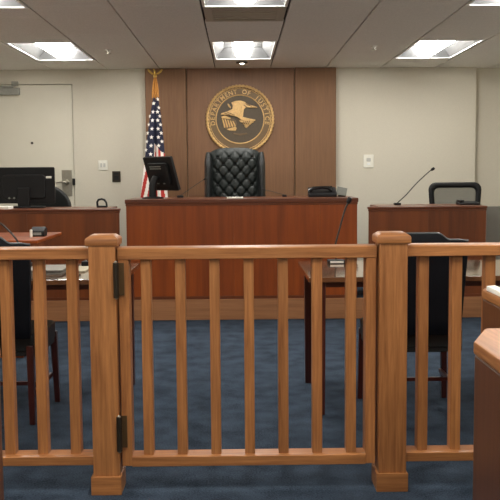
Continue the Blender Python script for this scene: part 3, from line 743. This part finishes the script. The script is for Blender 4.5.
MB().box(-0.05, -0.02, -0.0285, -0.026, -0.09, -0.08, mat=MT).box(0.04, 0.065, -0.0285, -0.026, -0.09, -0.08, mat=MT).build('port', M['grey_plastic'], bm_, local=True)
MB().tube([(0.0, -0.03, 0.0), (0.0, -0.03, 0.12), (0.03, -0.01, 0.20)], [0.036, 0.034, 0.03], 12).build('neck', M['black_plastic'], bm_, local=True)
MB().lathe([(0.10, 0), (0.10, 0.008), (0.05, 0.018), (0, 0.018)], (0.0, -0.03, 0), 24).build('foot', M['black_plastic'], bm_, local=True)
ph = thing('bench_phone', 'black desk phone at the right end of the wide bench', 'phone', (0.775, 8.18, BT))
MB().prism([(-0.09, 0), (0.09, 0), (0.09, 0.085), (0.05, 0.09), (-0.09, 0.03)], -0.125, 0.135, 'X', 0.006, 2).build('body', M['black_plastic'], ph, local=True)
hs = MB(); hs.tube([(-0.12, -0.05, 0.055), (-0.08, -0.05, 0.082), (0.0, -0.04, 0.088), (0.06, -0.04, 0.084), (0.10, -0.05, 0.060)], [0.020, 0.017, 0.014, 0.017, 0.021], 12)
hs.build('handset', M['black_gloss'], ph, local=True)
MB().box(0.0, 0.11, 0.086, 0.092, 0.05, 0.10, 0.002).build('key_panel', M['black_plastic'], ph, local=True)
gp = thing('tilted_display', 'small grey tilted display beside the black bench phone', 'display', (0.965, 8.16, BT))
T2 = Matrix.Translation((0, 0, 0.05)) @ Matrix.Rotation(math.radians(-14), 4, 'X') @ Matrix.Rotation(math.radians(12), 4, 'Y')
MB().box(-0.05, 0.045, -0.006, 0.006, -0.038, 0.038, 0.002, mat=T2).build('screen', M['grey_plastic'], gp, local=True)
MB().box(-0.035, 0.035, -0.01, 0.05, 0, 0.014, 0.003).build('foot', M['black_plastic'], gp, local=True)
pc = MB().box(-0.111, 0.036, 7.87, 7.97, BT, BT + 0.012, 0.002).build('paper_slip', M['paper'], loc=(-0.04, 7.92, BT)); tag(pc, 'small white papers on the wide bench below the tufted chair', 'papers')

# ------------------------------------------------------------------ flag
fl = thing('standing_flag', 'draped red white and blue flag on a gold-topped pole behind the bench', 'flag', (-0.865, 9.22, PZ))
fx, fy = -0.865, 9.22
MB().lathe([(0.17, 0), (0.17, 0.02), (0.10, 0.05), (0.03, 0.08), (0.025, 0.14), (0, 0.14)], (fx, fy, PZ), 28).build('stand', M['brass'], fl)
MB().tube([(fx, fy, PZ + 0.1), (fx, fy, 2.325)], 0.013, 12).build('pole', M['oakZ'], fl)
fe = MB(); fe.ball((fx, fy, 2.335), 0.020); fe.ball((fx - 0.004, fy, 2.372), 0.017, (0.8, 0.9, 1.6)); fe.ball((fx - 0.012, fy - 0.008, 2.402), 0.010)
for sx in (-1, 1):
    fe.prism([(fx, 2.352), (fx + sx * 0.030, 2.372), (fx + sx * 0.072, 2.412), (fx + sx * 0.080, 2.400), (fx + sx * 0.066, 2.376), (fx + sx * 0.036, 2.352)], fy - 0.006, fy + 0.006, 'Y', 0.002)
fe.build('eagle_finial', M['brass'], fl)
ZT, ZBOT = 2.115, 0.86
def drape(u, v_):
    """u round the drape, v down it"""
    z = ZT + (ZBOT - ZT) * v_; a = 2 * PI * u
    s = 0.020 + 0.135 * (v_ ** 0.72)
    f1 = 1 + 0.24 * math.cos(2 * a) * min(1, 2 * v_ + .3) + 0.10 * math.cos(7 * a + 3 * v_) * min(1, 1.6 * v_ + .2)
    front = max(0.0, -math.sin(a))
    notch = 1 - 0.80 * math.exp(-((a - 1.5 * PI - 0.12) / 0.17) ** 2) * min(1, 0.4 + v_)
    x = s * math.cos(a) * (1 + 0.08 * math.cos(5 * a + 2 * v_)) - 0.034 * v_
    y = s * 0.72 * math.sin(a) * f1 * notch
    return Vector((fx + x, fy + y, z))
fg = MB(); NU, NV = 120, 110
F = fg.grid(drape, NU, NV, True, False)
for f_, u, v_ in F:
    # canton reaches lower on the left (u near 0.5) than on the right
    px = math.cos(2 * PI * (u + 0.5 / NU)); z = ZT + (ZBOT - ZT) * v_
    zc = 1.47 if px < -0.05 else 1.585 - 0.10 * (px - 0.5)
    if z > zc: f_.material_index = 0
    else:
        k = math.floor((u + 0.5 / NU) * 18 + 3.2 * (v_) * (1.6 if px < 0 else -0.5)); f_.material_index = 1 + (k % 2)
cl_ = fg.build('cloth', [M['f_blue'], M['f_red'], M['f_white']], fl)
def star(u, v_, r):
    st = MB()
    c = drape(u, v_); du = (drape(u + 0.004, v_) - drape(u - 0.004, v_)).normalized(); dv = (drape(u, v_ - 0.004) - drape(u, v_ + 0.004)).normalized()
    n_ = du.cross(dv).normalized()
    if n_.y > 0: n_ = -n_
    vs = [st.bm.verts.new(c + n_ * 0.004 + (du * math.cos(PI / 2 + k * PI / 5) + dv * math.sin(PI / 2 + k * PI / 5)) * (r if k % 2 == 0 else r * 0.45)) for k in range(10)]
    st.bm.faces.new(vs); st.build('star', M['f_white'], cl_)
for j in range(8):
    v_ = 0.016 + j * 0.070
    for i, u in enumerate((0.58, 0.68)):
        vv = v_ + (0.035 if i % 2 else 0)
        if ZT + (ZBOT - ZT) * vv > 1.50 and (vv > 0.12 or i == 1): star(u, vv, 0.023)
    for i, u in enumerate((0.83, 0.92)):
        vv = v_ + (0.035 if i % 2 == 0 else 0)
        if ZT + (ZBOT - ZT) * vv > 1.61 and (vv > 0.12 or i == 1): star(u, vv, 0.023)
ts = MB()
for dx, l in ((-0.018, 0.21), (0.004, 0.17), (0.022, 0.20)):
    ts.tube([(fx + dx * 0.4, fy - 0.02, 2.315), (fx + dx, fy - 0.036, 2.25), (fx + dx * 1.3, fy - 0.042, 2.315 - l * 0.7), (fx + dx * 1.5, fy - 0.045, 2.315 - l)], [0.006, 0.008, 0.010, 0.007], 9)
ts.build('gold_tassel', M['gold_cord'], fl)
MB().lathe([(0.014, 2.10), (0.018, 2.125), (0.020, 2.22), (0.016, 2.3)], (fx, fy, 0), 16).build('gold_sleeve', M['gold_cord'], fl)

# ------------------------------------------------------------------ pews on the public side
def pew(label, xa, xb, yf, yb, sgn, ztop=0.9, thick=0.175, c=0.075):
    """xa = aisle face; the pew runs away from the aisle (sgn) to xb; yf far edge, yb near edge"""
    t = thing('pew', label, 'pew', (xa, (yf + yb) / 2, 0), group='wooden pews on the public side')
    e = thick - 0.10
    out_ = [(xa, yb), (xa, yf - 2.3 * c), (xa + sgn * c, yf), (xa + sgn * (e + 0.10), yf), (xa + sgn * (e + 0.10), yb)]
    cap = [(xa - sgn * 0.004, yb - .01), (xa - sgn * 0.004, yf - 2.3 * c), (xa + sgn * (c - .002), yf + 0.006), (xa + sgn * (e + 0.115), yf + 0.006), (xa + sgn * (e + 0.115), yb - .01)]
    MB().prism(out_, 0, ztop - 0.035, 'Z', 0.004, 1).build('end_panel', M['pewZ'], t)
    MB().prism(cap, ztop - 0.035, ztop, 'Z', 0.009, 2).build('end_cap', M['oakY'], t)
    x0, x1 = sorted((xa + sgn * (e + 0.10), xb))
    T = Matrix.Translation((0, yb + 0.10, 0)) @ Matrix.Rotation(math.radians(9), 4, 'X')
    MB().box(x0, x1, -0.02, 0.02, 0.30, 0.86, 0.006, 2, T).build('backrest', M['pewX'], t)
    MB().box(x0, x1, yb + 0.05, yb + 0.46, 0.40, 0.44, 0.01, 2).build('seat', M['pewX'], t)
    MB().box(x0, x1, yb + 0.30, yb + 0.33, 0, 0.40).build('seat_support', M['pewX'], t)
    xo = xb
    MB().box(*sorted((xo, xo + sgn * 0.06)), yb, yf, 0, 0.86, 0.004).build('end_panel', M['pewZ'], t)
    return t
pew('nearest wooden pew at the lower right corner of the photo', 0.583, 2.3, 2.30, 1.62, 1)
pew('wooden pew at right topped by the white papers, before the railing', 0.897, 2.3, 3.22, 2.60, 1, 0.885, 0.05, 0.02)
pew('wooden pew showing only its edge at the lower left', -0.596, -2.3, 2.30, 1.62, -1)
pk = MB().prism([(0.900, 2.70), (0.900, 3.14), (0.938, 3.16), (0.938, 2.70)], 0.885, 0.903, 'Z', 0.002, 1).build('paper_booklet', M['paper'], loc=(0.98, 2.95, 0.885)); tag(pk, 'white booklet lying on the pew end right of the gate', 'booklet')

# ------------------------------------------------------------------ camera, world, view
F_ = 870.0
cam = bpy.data.cameras.new('camera'); co = bpy.data.objects.new('camera', cam); COL.objects.link(co)
cam.sensor_width = 36.0; cam.lens = F_ / 500 * 36.0; cam.clip_start = 0.05; cam.clip_end = 60
pitch, yaw, roll = math.atan(77 / F_), math.atan(10.5 / F_), math.radians(0.45)
co.matrix_world = Matrix.Translation((0, 0, 1.32)) @ (Matrix.Rotation(-yaw, 4, 'Z') @ Matrix.Rotation(PI / 2 - pitch, 4, 'X') @ Matrix.Rotation(-roll, 4, 'Z'))
SC.camera = co
wd = bpy.data.worlds.new('world'); SC.world = wd; wd.use_nodes = True
wd.node_tree.nodes['Background'].inputs['Color'].default_value = (0.9, 0.95, 1, 1); wd.node_tree.nodes['Background'].inputs['Strength'].default_value = 0.0
vs = SC.view_settings
vs.view_transform = 'Standard'; vs.look = 'None'; vs.gamma = 1.0; vs.exposure = 0.42; vs.use_curve_mapping = False
SC.cycles.max_bounces = 10; SC.cycles.diffuse_bounces = 6
